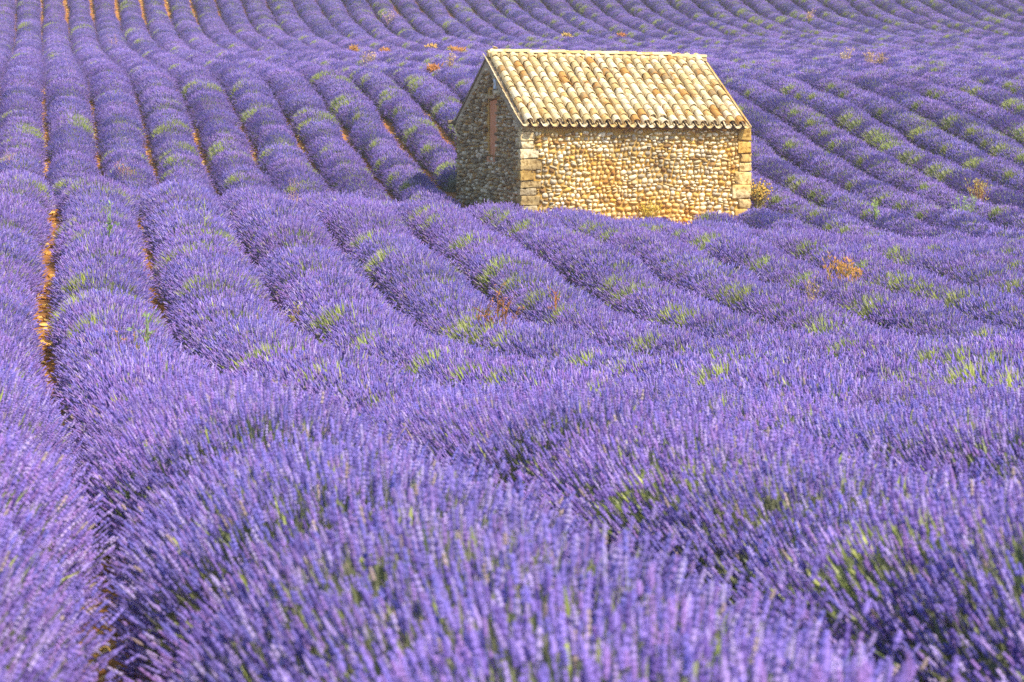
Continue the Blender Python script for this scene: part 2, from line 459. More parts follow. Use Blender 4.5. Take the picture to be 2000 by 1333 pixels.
    core[:, 2] = np.where(np.abs(A_.ravel()) > 1.5, -0.12, core[:, 2])
    core[np.abs(B_.ravel()) > 1] *= np.array([0.2, 1.0, 0.2])
    na, nb = len(a), len(b)
    i2, j2 = np.meshgrid(np.arange(na - 1), np.arange(nb - 1)); k0 = (j2 * na + i2).ravel()
    cF = np.concatenate([np.stack([k0, k0 + na + 1, k0 + 1], 1), np.stack([k0, k0 + na, k0 + na + 1], 1)])
    parts.append((core, cF, np.tile(np.array([[0.16, 0.17, 0.11]]), (len(core), 1)) * rng.uniform(0.8, 1.2, (len(core), 1))))
    V, F, C, o = [], [], [], 0
    for v_, f_, c_ in parts:
        V.append(v_); F.append(f_ + o); C.append(c_); o += len(v_)
    return tri_mesh("lavender_bush", np.concatenate(V), np.concatenate(F), M_LAV, np.concatenate(C))

BUSH = {}
for lod, nvar in ((0, 4), (1, 5), (2, 5)):
    BUSH[lod, 'full'] = [make_bush(10 + 7 * i + 100 * lod, lod) for i in range(nvar)]
    BUSH[lod, 'part'] = [make_bush(50 + 7 * i + 100 * lod, lod, 0.55, s) for i, s in enumerate((-1, 1, -1))]
    BUSH[lod, 'green'] = [make_bush(80 + 7 * i + 100 * lod, lod, 1.0, s) for i, s in enumerate((-1, -1, 1))]

# pixels of the photograph where a fresh green patch shows (only used to find which plants are leafy)
GREEN_PX = [(162, 55), (32, 252), (395, 165), (322, 247), (345, 292), (430, 282), (267, 62), (242, 5), (62, 50), (145, 235), (522, 50), (737, 22), (795, 157), (675, 202),
            (840, 195), (800, 242), (512, 210), (610, 225), (875, 240), (1499, 210), (1745, 234), (1772, 255), (1826, 234), (1970, 255), (1952, 288), (1688, 258), (1754, 300),
            (1814, 330), (1739, 348), (1694, 384), (1799, 381), (1448, 24), (1481, 39), (1517, 36), (1580, 21), (1646, 75), (48, 522), (432, 456), (540, 549), (150, 585), (192, 570),
            (510, 687), (339, 480), (728, 521), (926, 512), (995, 560), (905, 611), (1079, 635), (881, 665), (785, 545), (704, 488), (1099, 491), (1210, 560), (1339, 512),
            (1390, 464), (1414, 575), (1510, 629), (1381, 668), (1246, 713), (1622, 407), (1655, 599), (1754, 641), (1799, 590), (1847, 539), (1940, 566), (1991, 584), (1868, 674),
            (1520, 620), (1480, 930), (1960, 1040), (1900, 740)]
GREEN_AT = [at(px, py, 0.5) for px, py in GREEN_PX]

WIG = [(0, 0.045), (8, 0.055), (16, 0.01), (27, -0.12), (34, 0.0), (40, 0.12), (48, 0.06), (60, 0.0), (700, 0)]
def row_x(n, d):
    return -0.1906 * d + 0.1 + SP * n + float(np.interp(d, [a for a, _ in WIG], [b for _, b in WIG]))

# hut footprint, used by the rows too
HUT_P = Vector((0.2025, 54.0)); HUT_A = R(17.0); HL, HW = 5.38, 5.19
def hut_local(x, y):
    dx, dy = x - HUT_P.x, y - HUT_P.y
    return dx * math.cos(HUT_A) + dy * math.sin(HUT_A), -dx * math.sin(HUT_A) + dy * math.cos(HUT_A)

ORD = ["first", "second", "third", "fourth", "fifth", "sixth", "seventh", "eighth", "ninth", "tenth", "eleventh", "twelfth", "thirteenth", "fourteenth", "fifteenth", "sixteenth",
       "seventeenth", "eighteenth", "nineteenth", "twentieth"]
def ordinal(k):
    if k <= 20: return ORD[k - 1]
    t, u = divmod(k, 10)
    tens = {2: "twenty", 3: "thirty", 4: "forty", 5: "fifty"}[t]
    return ({2: "twentieth", 3: "thirtieth", 4: "fortieth", 5: "fiftieth"}[t]) if u == 0 else tens + "-" + ORD[u - 1]

rng = random.Random(5)
STEP = 0.66
ROW_FIRST, ROW_LAST = -2, 41
n_bush = 0
for n in range(ROW_FIRST, ROW_LAST + 1):
    c = n + 0.5
    d0 = max(0.7, 3.39 * (n) - 5.0)
    if n == -1: d0 = 1.2
    if n < -1: d0 = 45.0
    d1 = 150.0
    k = n - ROW_FIRST + 1
    x0 = row_x(c, d0)
    root = empty("lavender_row", (x0, d0, gz(x0, d0)))
    if n == -1: lab = "lavender row at the bottom left corner, left of the orange stony gap"
    elif n == 0: lab = "large blurred lavender row filling the foreground, right of the orange stony gap"
    else: lab = "purple lavender row, %s from the left where rows meet the photo's top edge" % ordinal(k)
    tag(root, lab, "lavender row", "lavender rows across the field")
    ph = [rng.uniform(0, 6.28) for _ in range(4)]
    d = d0
    while d < d1:
        x = row_x(c, d) + rng.uniform(-0.035, 0.035); y = d
        u, v = hut_local(x, y)
        step = STEP * rng.uniform(0.88, 1.12) * (1.0 if d < 75 else 1.12)
        d += step
        if -0.50 < u < HL + 0.62 and (-0.62 if u < 1.0 else (-2.3 if u < HL - 0.9 else -1.6)) < v < HW + 0.62: continue
        if HL < u < HL + 0.95 and -1.6 < v < 0.9: continue
        z = gz(x, y)
        slope = math.atan2(gz(x + ROWDIR.x * 0.4, y + ROWDIR.y * 0.4) - gz(x - ROWDIR.x * 0.4, y - ROWDIR.y * 0.4), 0.8)
        lod = 0 if y < 14 else (1 if y < 46 else 2)
        kind = 'full'
        g = min((math.hypot(x - a, y - b) for a, b in GREEN_AT), default=9)
        if g < (0.62 if y < 60 else 0.8): kind = 'green'
        else:
            t = rng.random()
            if t < (0.10 if x < -0.06 * y else 0.32): kind = 'part'
            elif t > (0.99 if x < -0.06 * y else 0.965): kind = 'green'
        if lod == 0 and kind != 'full': kind = 'part' if g < 0.4 else 'full'
        me = rng.choice(BUSH[lod, kind])
        vig = 1 + 0.06 * math.sin(y * 0.9 + ph[0]) + 0.05 * math.sin(y * 2.3 + ph[1]) + rng.uniform(-0.10, 0.08)
        if rng.random() < 0.03: vig *= 0.8
        if x > -0.06 * y: vig = 0.97 + (vig - 1) * 0.6
        wid = 1 + 0.04 * math.sin(y * 1.3 + ph[2]) + rng.uniform(-0.06, 0.05)
        if x > -0.06 * y and y > 22: wid *= 0.955
        if kind == 'green': vig *= 0.95
        if x < -0.06 * y and y > 20 and not (n in (-1, 0) and y < 42): wid *= 1.07
        if 0 <= n <= 9 and 61.5 < y < 66 + 0.7 * n: wid *= 0.86 + 0.14 * math.sin(y * 0.9 + n * 1.9) ** 2
        if 0 <= n <= 6 and 129 < y < 136: wid *= 0.88
        if y < 20: wid *= 1.0 + 0.05 * min(1.0, (20 - y) / 5)
        # green patches of the planted list keep their side, others may turn round
        flip = math.pi if (kind == 'full' and rng.random() < 0.5) else 0.0
        rot = Euler((slope if flip == 0 else -slope, 0, ROWANG + flip + rng.uniform(-0.06, 0.06)), 'XYZ')
        o = link("lavender_bush", me, root, (x - x0, y - d0, z - root.location.z - 0.01), rot, (wid, 1.0 + rng.uniform(-0.05, 0.1), vig))
        n_bush += 1
print("bushes", n_bush)

# ------------------------------------------------------------------ stones lying in the gaps between the rows
def pebble_base(seed):
    r_ = np.random.default_rng(seed)
    t = (1 + 5 ** 0.5) / 2
    V = np.array([(-1, t, 0), (1, t, 0), (-1, -t, 0), (1, -t, 0), (0, -1, t), (0, 1, t), (0, -1, -t), (0, 1, -t), (t, 0, -1), (t, 0, 1), (-t, 0, -1), (-t, 0, 1)], float)
    V /= np.linalg.norm(V[0]); V *= r_.uniform(0.75, 1.2, (12, 1))
    F = np.array([(0, 11, 5), (0, 5, 1), (0, 1, 7), (0, 7, 10), (0, 10, 11), (1, 5, 9), (5, 11, 4), (11, 10, 2), (10, 7, 6), (7, 1, 8), (3, 9, 4), (3, 4, 2), (3, 2, 6), (3, 6, 8), (3, 8, 9), (4, 9, 5), (2, 4, 11), (6, 2, 10), (8, 6, 7), (9, 8, 1)])
    return V, F
PB = [pebble_base(i) for i in range(6)]
mb = MB()
r2 = np.random.default_rng(3)
for n in range(-1, 12):
    for d in np.arange(4.0 if n < 2 else 3.5 * n, 140, 0.30 if n < 2 else 0.45):
        if r2.random() < (0.55 if n == 0 else 0.4) + 0.35 * math.sin(d * 0.5 + n * 2.1) + (0.6 if 61 < d < 72 or d > 127 else 0):
            for _ in range(4 if n == 0 else 3):
                yy = d + r2.uniform(-.2, .2); xx = row_x(n, yy) + r2.normal(0, 0.10)
                u, v = hut_local(xx, yy)
                if -.2 < u < HL + .2 and -.2 < v < HW + .2: continue
                s = r2.uniform(0.022, 0.06); V, F = PB[r2.integers(0, 6)]
                a = r2.uniform(0, 6.28); ca, sa = math.cos(a), math.sin(a)
                W = V * np.array([s * r2.uniform(1, 1.6), s, s * r2.uniform(.5, .85)])
                W = np.stack([W[:, 0] * ca - W[:, 1] * sa + xx, W[:, 0] * sa + W[:, 1] * ca + yy, W[:, 2] + gz(xx, yy) + s * 0.3], 1)
                mb.add(W, F, None, r2.random())
so = link("field_stones", mb.mesh("field_stones", M_GRIT))
tag(so, "small golden orange stones scattered on the soil between lavender rows", "stones", kind="stuff")

# ------------------------------------------------------------------ the stone hut
HB = -2.85                                   # world height of the hut's local zero (below the soil)
hut = empty("stone_hut", (HUT_P.x, HUT_P.y, HB), HUT_A)
tag(hut, "old cobblestone field hut with pale clay tile roof among the lavender", "hut")
ZE, ZR = -0.105 - HB, 1.46 - HB              # roof surface at the eave edge and at the ridge
OV = 0.27                                    # eave overhang
TP = (ZR - ZE) / (HW / 2 + OV)
PIT = math.atan(TP)
SAG = 0.012                                  # the whole roof drops a little to the right
def roof_z(x, y): return ZR - abs(y - HW / 2) * TP - SAG * x

# masonry core with the openings cut out
def prism(x0, x1, drop):
    V = []
    for x in (x0, x1):
        V += [(x, 0, 0), (x, HW, 0), (x, HW, roof_z(x, HW) - drop), (x, HW / 2, roof_z(x, HW / 2) - drop), (x, 0, roof_z(x, 0) - drop)]
    F = [(0, 1, 2, 3, 4), (9, 8, 7, 6, 5), (0, 5, 6, 1), (1, 6, 7, 2), (2, 7, 8, 3), (3, 8, 9, 4), (4, 9, 5, 0)]
    return V, F
V, F = prism(0, HL, 0.10)
core_me = bpy.data.meshes.new("wall"); core_me.from_pydata(V, [], [tuple(reversed(f)) for f in F]); core_me.materials.append(M_MORTAR); core_me.update()
wall = link("wall", core_me, hut)
OPEN = [(1.86, 2.50, 1.96, 3.26), (1.88, 2.42, 3.36, 3.47), (1.68, 1.80, 3.46, 3.70)]     # window, slot, crack (y0, y1, z0, z1)
cut_mb = MB()
for i, (y0, y1, z0, z1) in enumerate(OPEN): cut_mb.add(box_v(-0.3, (0.10, 0.45, 0.35)[i], y0, y1, z0, z1), BOXF)
cutter = link("cutter", cut_mb.mesh("cutter", M_MORTAR))
cutter.location = (0, 0, 0); cutter.parent = hut
bm_ = wall.modifiers.new("cut", 'BOOLEAN'); bm_.object = cutter; bm_.operation = 'DIFFERENCE'; bm_.solver = 'EXACT'
dg = bpy.context.evaluated_depsgraph_get(); dg.update()
new_me = bpy.data.meshes.new_from_object(wall.evaluated_get(dg))
wall.modifiers.clear(); wall.data = new_me
bpy.data.objects.remove(cutter)

# cobbles: rounded pillows, 40 triangles
def pillow(seed):
    r_ = np.random.default_rng(seed)
    n = 8; a = 2 * np.pi * np.arange(n) / n + r_.uniform(-.15, .15, n)
    e = r_.uniform(2.2, 3.6)
    rad = (np.abs(np.cos(a)) ** e + np.abs(np.sin(a)) ** e) ** (-1 / e) * r_.uniform(0.74, 1.08, n)
    V = []
    for k, z in ((1.0, -0.35), (0.97, 0.25), (0.72, 0.78)):
        V += [(math.cos(t) * q * k, math.sin(t) * q * k, z * r_.uniform(.9, 1.1)) for t, q in zip(a, rad)]
    V.append((r_.uniform(-.1, .1), r_.uniform(-.1, .1), 1.0))
    F = []
    for j in range(2):
        for k in range(n):
            a0, b0, c0, d0 = j * n + k, j * n + (k + 1) % n, (j + 1) * n + (k + 1) % n, (j + 1) * n + k
            F += [(a0, b0, c0), (a0, c0, d0)]
    for k in range(n): F.append((2 * n + k, 2 * n + (k + 1) % n, 3 * n))
    return np.array(V, float), np.array(F)
PIL = [pillow(i) for i in range(10)]
PIL_ME = [tri_mesh("stone", v, f, M_COB, None, True) for v, f in PIL]

def courses(x0f, x1f, z0, ztop, rs, wr, hr):
    """rough courses of cobbles: list of (x, z, width, height)"""
    out = []; z = z0
    while z < ztop:
        h = rs.uniform(*hr)
        x = x0f(z) + rs.uniform(0, 0.05); xe = x1f(z)
        while x < xe - 0.04:
            wv = rs.uniform(*wr) * (1.5 if rs.random() < 0.10 else 1.0)
            wv = min(wv, xe - x)
            hh = h * rs.uniform(0.72, 1.08)
            if rs.random() < 0.10 and h > 0.085:        # two thin ones on top of each other
                out.append((x + wv / 2, z + h * .25, wv * .96, h * .5)); out.append((x + wv / 2, z + h * .76, wv * .9, h * .46))
            else:
                out.append((x + wv / 2 , z + h / 2 + rs.uniform(-.02, .02) + 0.03 * math.sin(x * 2.1 + z) + 0.018 * math.sin(x * 5.3 + z * 3), wv * rs.uniform(.86, 1.06), hh * rs.uniform(.92, 1.1)))
            x += wv
        z += h * 0.97
    return out

rs = random.Random(11)
def quoin_plan(ztop, hr, lr):
    out, z = [], 0.1
    while z < ztop - 0.03:
        h = min(rs.uniform(*hr), ztop - z); out.append((z, h, rs.uniform(*lr))); z += h
    return out
QL = quoin_plan(roof_z(0, 0) - 0.13, (0.15, 0.26), (0.27, 0.46))
QR = quoin_plan(roof_z(HL, 0) - 0.12, (0.15, 0.32), (0.20, 0.42))
def quoin_len(plan, z):
    return max([ln for z0, h, ln in plan if z0 - 0.05 < z < z0 + h + 0.02], default=0.4)
def wob(z, s): return 0.03 * math.sin(z * 9 + s) + 0.03 * math.sin(z * 23 + 2 * s)
fr = courses(lambda z: quoin_len(QL, z + .04) + 0.0, lambda z: HL - quoin_len(QR, z + .04), 0.10, roof_z(2.7, 0) - 0.22, rs, (0.06, 0.175), (0.06, 0.125))
fr = [s for s in fr if not (s[1] > roof_z(s[0], 0) - 0.36 and (s[0] < 2.3 or rs.random() < .4)) ]
fr.sort(key=lambda s: -s[2] * s[3] * (0.2 if s[1] < 0.42 else 1.0))
rest = MB()
for i, (x, z, ww, hh) in enumerate(fr):
    ang = rs.uniform(-0.35, 0.35); dep = rs.uniform(0.045, 0.085); q = rs.randrange(10)
    if i < 300:
        # local z of the pillow points out of the wall (-y of the hut)
        link("stone", PIL_ME[q], wall, (x, 0.004, z), Euler((math.pi / 2, ang, 0), 'XYZ'), (ww / 2, hh / 2, dep))
    else:
        Vp, Fp = PIL[q]
        ca, sa = math.cos(ang), math.sin(ang)
        X = Vp[:, 0] * ww / 2; Y = Vp[:, 1] * hh / 2; Z = Vp[:, 2] * dep
        rest.add(np.stack([x + X * ca - Y * sa, 0.004 - Z, z + X * sa + Y * ca], 1), Fp, None, rs.random())
o = link("stone_field", rest.mesh("stone_field", M_COB, True), wall); tag(o, kind="stuff")

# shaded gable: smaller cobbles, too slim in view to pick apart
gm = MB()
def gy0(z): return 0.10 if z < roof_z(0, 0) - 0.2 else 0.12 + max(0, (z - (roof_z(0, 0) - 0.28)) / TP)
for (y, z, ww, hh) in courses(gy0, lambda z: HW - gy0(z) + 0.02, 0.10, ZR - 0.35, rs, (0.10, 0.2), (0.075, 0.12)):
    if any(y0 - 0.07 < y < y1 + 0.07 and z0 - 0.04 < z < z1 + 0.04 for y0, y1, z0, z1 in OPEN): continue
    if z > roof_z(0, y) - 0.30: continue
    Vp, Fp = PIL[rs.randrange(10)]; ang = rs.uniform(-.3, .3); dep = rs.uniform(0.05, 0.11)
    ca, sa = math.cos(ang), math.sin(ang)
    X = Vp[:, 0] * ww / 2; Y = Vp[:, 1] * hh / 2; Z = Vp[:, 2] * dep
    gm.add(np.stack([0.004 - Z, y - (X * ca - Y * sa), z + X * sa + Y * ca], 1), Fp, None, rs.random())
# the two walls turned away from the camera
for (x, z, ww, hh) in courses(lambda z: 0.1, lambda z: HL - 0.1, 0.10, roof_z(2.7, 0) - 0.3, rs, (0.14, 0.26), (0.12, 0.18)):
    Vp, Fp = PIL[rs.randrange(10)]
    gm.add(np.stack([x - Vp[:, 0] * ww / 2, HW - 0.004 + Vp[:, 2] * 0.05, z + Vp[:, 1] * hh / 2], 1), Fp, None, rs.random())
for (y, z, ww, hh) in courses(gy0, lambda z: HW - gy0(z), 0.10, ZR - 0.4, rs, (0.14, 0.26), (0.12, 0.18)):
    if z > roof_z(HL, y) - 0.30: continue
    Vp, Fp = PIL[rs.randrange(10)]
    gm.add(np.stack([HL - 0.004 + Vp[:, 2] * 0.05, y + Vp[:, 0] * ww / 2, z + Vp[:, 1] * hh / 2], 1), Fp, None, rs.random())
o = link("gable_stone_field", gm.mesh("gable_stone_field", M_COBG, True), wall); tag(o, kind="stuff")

# corner stones: chamfered blocks with uneven edges
def block(x0, x1, y0, y1, z0, z1, seed, ch=0.02):
    r_ = np.random.default_rng(seed)
    import bmesh
    bm = bmesh.new()
    vs = [bm.verts.new(p) for p in box_v(x0, x1, y0, y1, z0, z1)]
    for f in BOXF: bm.faces.new([vs[i] for i in f])
    bmesh.ops.bevel(bm, geom=bm.edges[:], offset=ch, segments=2, profile=0.6, affect='EDGES')
    bmesh.ops.subdivide_edges(bm, edges=[e for e in bm.edges if e.calc_length() > 0.12], cuts=1)
    for v_ in bm.verts: v_.co += Vector(r_.normal(0, 0.011, 3))
    bmesh.ops.recalc_face_normals(bm, faces=bm.faces[:])
    me = bpy.data.meshes.new("quoin_stone"); bm.to_mesh(me); bm.free()
    for p in me.polygons: p.use_smooth = True
    me.materials.append(M_QUOIN)
    return me
for i, (z, h, ln) in enumerate(QL):
    if i == 2:                                                   # two blocks side by side
        link("quoin_stone", block(-0.035, ln * .55, -0.055, 0.3, z, z + h - 0.018, 600), wall)
        link("quoin_stone", block(ln * .55 + .017, ln, -0.05, 0.2, z, z + h - 0.018, 601), wall)
    else:
        link("quoin_stone", block(-0.035, ln, -0.055 + rs.uniform(-.01, .01), (0.42 if i % 2 else 0.28), z, z + h - 0.018, 610 + i), wall)
for i, (z, h, ln) in enumerate(QR):
    link("quoin_stone", block(HL - ln, HL + 0.035, -0.055 + rs.uniform(-.01, .01), 0.4, z, z + h - 0.02, 640 + i, 0.028), wall)

# rendered bands under the rakes of the gable
for s in (0, 1):
    m_ = MB()
    y0, y1 = (-0.03, HW / 2) if s == 0 else (HW + 0.03, HW / 2)
    pts = []
    for x in (-0.03, 0.05):
        for dz in (-0.33, -0.085):
            pts += [(x, y0, roof_z(0, y0) + dz), (x, y1, roof_z(0, y1) + dz)]
    Vv = np.array([pts[0], pts[1], pts[3], pts[2], pts[4], pts[5], pts[7], pts[6]])
    m_.add(Vv, BOXF)
    link("rake_render", m_.mesh("rake_render", M_RENDER), wall)

# boarded window in the gable
shut = link("shutter", (lambda m_: (m_.add(box_v(0.062, 0.085, 1.88, 2.48, 1.98, 3.24), BOXF), m_)[1])(MB()).mesh("shutter", M_RUSTWOOD), hut)
tag(shut, "narrow rusty brown boarded opening")
for k in range(3):
    y0 = 1.875 + 0.206 * k
    m_ = MB(); m_.add(box_v(0.012 + 0.006 * k, 0.058, y0, y0 + 0.198, 1.975 + 0.01 * k, 3.245 - 0.012 * k), BOXF)
    link("board", m_.mesh("board", M_RUSTWOOD), shut)
m_ = MB(); m_.add(box_v(-0.075, 0.08, 1.80, 2.58, 3.275, 3.345), BOXF); link("lintel", m_.mesh("lintel", M_QUOIN), hut)
m_ = MB(); m_.add(box_v(-0.05, 0.08, 1.84, 2.5, 1.84, 1.955), BOXF); link("sill", m_.mesh("sill", M_RUSTWOOD), hut)
link("slab", block(-0.05, 0.12, 1.83, 1.97, 3.48, 3.72, 700, 0.012), hut).data.materials[0] = M_SLATE
link("bracket_stone", block(-0.13, 0.1, 1.50, 1.78, 3.33, 3.45, 701, 0.03), hut)
m_ = MB(); tube(m_, [(-0.22, HW + 0.02, roof_z(0, HW) - 0.16), (0.3, HW + 0.02, roof_z(0, HW) - 0.15)], [0.05, 0.055], 7)
m_.add([(-0.22, HW + 0.02 + 0.05 * math.cos(t), roof_z(0, HW) - 0.16 + 0.05 * math.sin(t)) for t in np.linspace(0, 2 * math.pi, 7)[:-1]], [(0, 1, 2), (0, 2, 3), (0, 3, 4), (0, 4, 5)])
link("beam_end", m_.mesh("beam_end", M_OLDWOOD), hut)

# roof: deck, canal tiles
rm = MB()
for sgn in (-1, 1):
    ye = -OV + 0.1 if sgn < 0 else HW + OV - 0.1
    P = []
    for x in (-0.05, HL - 0.12):
        for dz in (-0.15, -0.085):
            P += [(x, ye, roof_z(x, ye) + dz), (x, HW / 2 - sgn * 0.0, roof_z(x, HW / 2) + dz)]
    rm.add(np.array([P[0], P[1], P[3], P[2], P[4], P[5], P[7], P[6]]), BOXF)
roof = link("roof", rm.mesh("roof", M_OLDWOOD), hut)

def canal(len_, r0, r1, th, up=True, n=9, flat=0.82):
    """half round tapered tile, wide end at y = 0, narrow at y = len_"""
    V = []
    for y, r in ((0, r0), (len_, r1)):
        for rr in (r, r - th):
            for k in range(n):
                t = math.pi * k / (n - 1)
                V.append((rr * math.cos(t), y, rr * math.sin(t) * flat * (1 if up else -1)))
    F = []
    for k in range(n - 1):
        F.append((k, k + 1, 2 * n + k + 1, 2 * n + k))
        F.append((n + k + 1, n + k, 3 * n + k, 3 * n + k + 1))
        F.append((k + 1, k, n + k, n + k + 1))
        F.append((2 * n + k, 2 * n + k + 1, 3 * n + k + 1, 3 * n + k))
    F += [(0, 2 * n, 3 * n, n), (n - 1, 2 * n - 1, 4 * n - 1, 3 * n - 1)]
    if not up: F = [tuple(reversed(f)) for f in F]
    return np.array(V), np.array(F)

NC, NR = 23, 13
SLOPE = math.hypot(HW / 2 + OV, ZR - ZE)
EXP = (SLOPE - 0.04) / NR
PITCH_X = (HL - 0.17) / NC
def solid(me):
    for p in me.polygons: p.use_smooth = False
    return me
cv, cf = canal(EXP + 0.10, PITCH_X * 0.44, PITCH_X * 0.335, 0.016, True, 9, 1.12)
kv, kf = canal(EXP + 0.10, PITCH_X * 0.43, PITCH_X * 0.37, 0.013, False)
# channel tiles lie narrow end downhill
kv = kv.copy(); kv[:, 1] = (EXP + 0.10) - kv[:, 1]; kf = kf[:, ::-1]
def tri(f): return np.concatenate([f[:, [0, 1, 2]], f[:, [0, 2, 3]]])
COVER = [tri_mesh("roof_tile", cv + np.random.default_rng(i).normal(0, .0022, cv.shape), tri(cf), M_TILE) for i in range(5)]
CHAN = [tri_mesh("channel_tile", kv + np.random.default_rng(i + 9).normal(0, .0022, kv.shape), tri(kf), M_TILE) for i in range(3)]
TX0 = 0.0
def tile_loc(i, j, lift, back=False):
    x = TX0 + (i) * PITCH_X
    s = j * EXP
    yy = -OV + s * math.cos(PIT)
    return x, yy, roof_z(x, yy) + lift
for i in range(NC):
    bend = rs.uniform(-0.008, 0.008)
    for j in range(NR):
        x, y, z = tile_loc(i + 0.5, j, 0.004)
        ro = (PIT - 0.035 + rs.uniform(-.03, .02), rs.uniform(-.09, .09), rs.uniform(-.065, .065))
        lo = [x + bend * math.sin(j * .6) + rs.uniform(-.008, .008), y + rs.uniform(-.02, .02) + 0.03, z + rs.uniform(-.004, .008)]
        if j == 0 and i in (14, 13): ro = (PIT - .12, .25, .22); lo[2] -= 0.02; lo[1] += 0.02       # slipped, broken ones
        if j == 1 and i == 14: ro = (PIT + .16, -.2, -.15)
        t = link("roof_tile", COVER[rs.randrange(5)], roof, lo, ro, (1, 1, 1))
cm = MB()
for i in range(NC + 1):
    for j in range(NR):
        x, y, z = tile_loc(i, j, -0.030)
        if j == 0:
            link("channel_tile", CHAN[rs.randrange(3)], roof, (x + rs.uniform(-.008, .008), y - 0.035 + rs.uniform(-.015, .015), z), (PIT - .04 + rs.uniform(-.03, .03), rs.uniform(-.08, .08), rs.uniform(-.04, .04)))
        else:
            Mx = Matrix.Translation((x, y, z + 0.004)) @ Euler((PIT - .03, 0, rs.uniform(-.02, .02))).to_matrix().to_4x4()
            A_ = np.array(Mx)
            cm.add(kv @ A_[:3, :3].T + A_[:3, 3], tri(kf), None, rs.random())
# the slope turned away
for i in range(NC + 1):
    for j in range(NR):
        for up in (0, 1):
            if up and i == NC: continue
            if not up and i == 0: continue
            x = TX0 + (i + 0.5 * up) * PITCH_X; s = j * EXP; yy = HW + OV - s * math.cos(PIT)
            Mx = Matrix.Translation((x, yy, roof_z(x, yy) + (-0.012 if up else -0.03))) @ Euler((PIT + (0.045 if up else -.03), 0, math.pi)).to_matrix().to_4x4()
            A_ = np.array(Mx); vv, ff = (cv, cf) if up else (kv, kf)
            cm.add(vv @ A_[:3, :3].T + A_[:3, 3], tri(ff), None, rs.random())
o = link("channel_tile_field", cm.mesh("channel_tile_field", M_TILE), roof); tag(o, kind="stuff")

# ridge caps
rv, rf = canal(0.50, 0.112, 0.095, 0.014, True, 9, 0.7)
RIDGE = [tri_mesh("ridge_tile", rv + np.random.default_rng(i + 30).normal(0, .003, rv.shape), tri(rf), M_TILE) for i in range(3)]
x = 0.10; k = 0
while x < HL - 0.40:
    low = x > 4.25
    link("ridge_tile", RIDGE[k % 3], roof, (x + 0.44, HW / 2, roof_z(x, HW / 2) + (0.0 if low else 0.035) + rs.uniform(-.006, .006)), (rs.uniform(-.02, .02), 0.03, math.pi / 2 + rs.uniform(-.02, .02)), (1, 1, 0.9))
    x += 0.435; k += 1
link("ridge_tile", RIDGE[0], roof, (0.20, HW / 2, roof_z(0, HW / 2) + 0.005), (0, 0.02, math.pi / 2), (1, 0.42, 0.8))
link("broken_tile", RIDGE[1], roof, (0.22, HW / 2 + 0.02, roof_z(0.3, HW / 2) + 0.10), (0.5, 0.9, 1.1), (0.4, 0.25, 0.5))
# mortar filling under the ridge and along the verges
m_ = MB()
nseg = 16
for k in range(nseg):
    xa, xb = 0.0 + (HL - .06) / nseg * k, 0.0 + (HL - .06) / nseg * (k + 1)
    t_ = 0.02 * rs.random()
    P = [(xa, HW / 2 - .13 - t_, roof_z(xa, HW / 2) - .09), (xb, HW / 2 - .13 - t_, roof_z(xb, HW / 2) - .09), (xb, HW / 2 + .13, roof_z(xb, HW / 2) - .09), (xa, HW / 2 + .13, roof_z(xa, HW / 2) - .09),
         (xa, HW / 2 - .05, roof_z(xa, HW / 2) + .04), (xb, HW / 2 - .05, roof_z(xb, HW / 2) + .04), (xb, HW / 2 + .05, roof_z(xb, HW / 2) + .04), (xa, HW / 2 + .05, roof_z(xa, HW / 2) + .04)]
    m_.add(P, BOXF)
o = link("ridge_mortar", m_.mesh("ridge_mortar", M_QUOIN), roof)

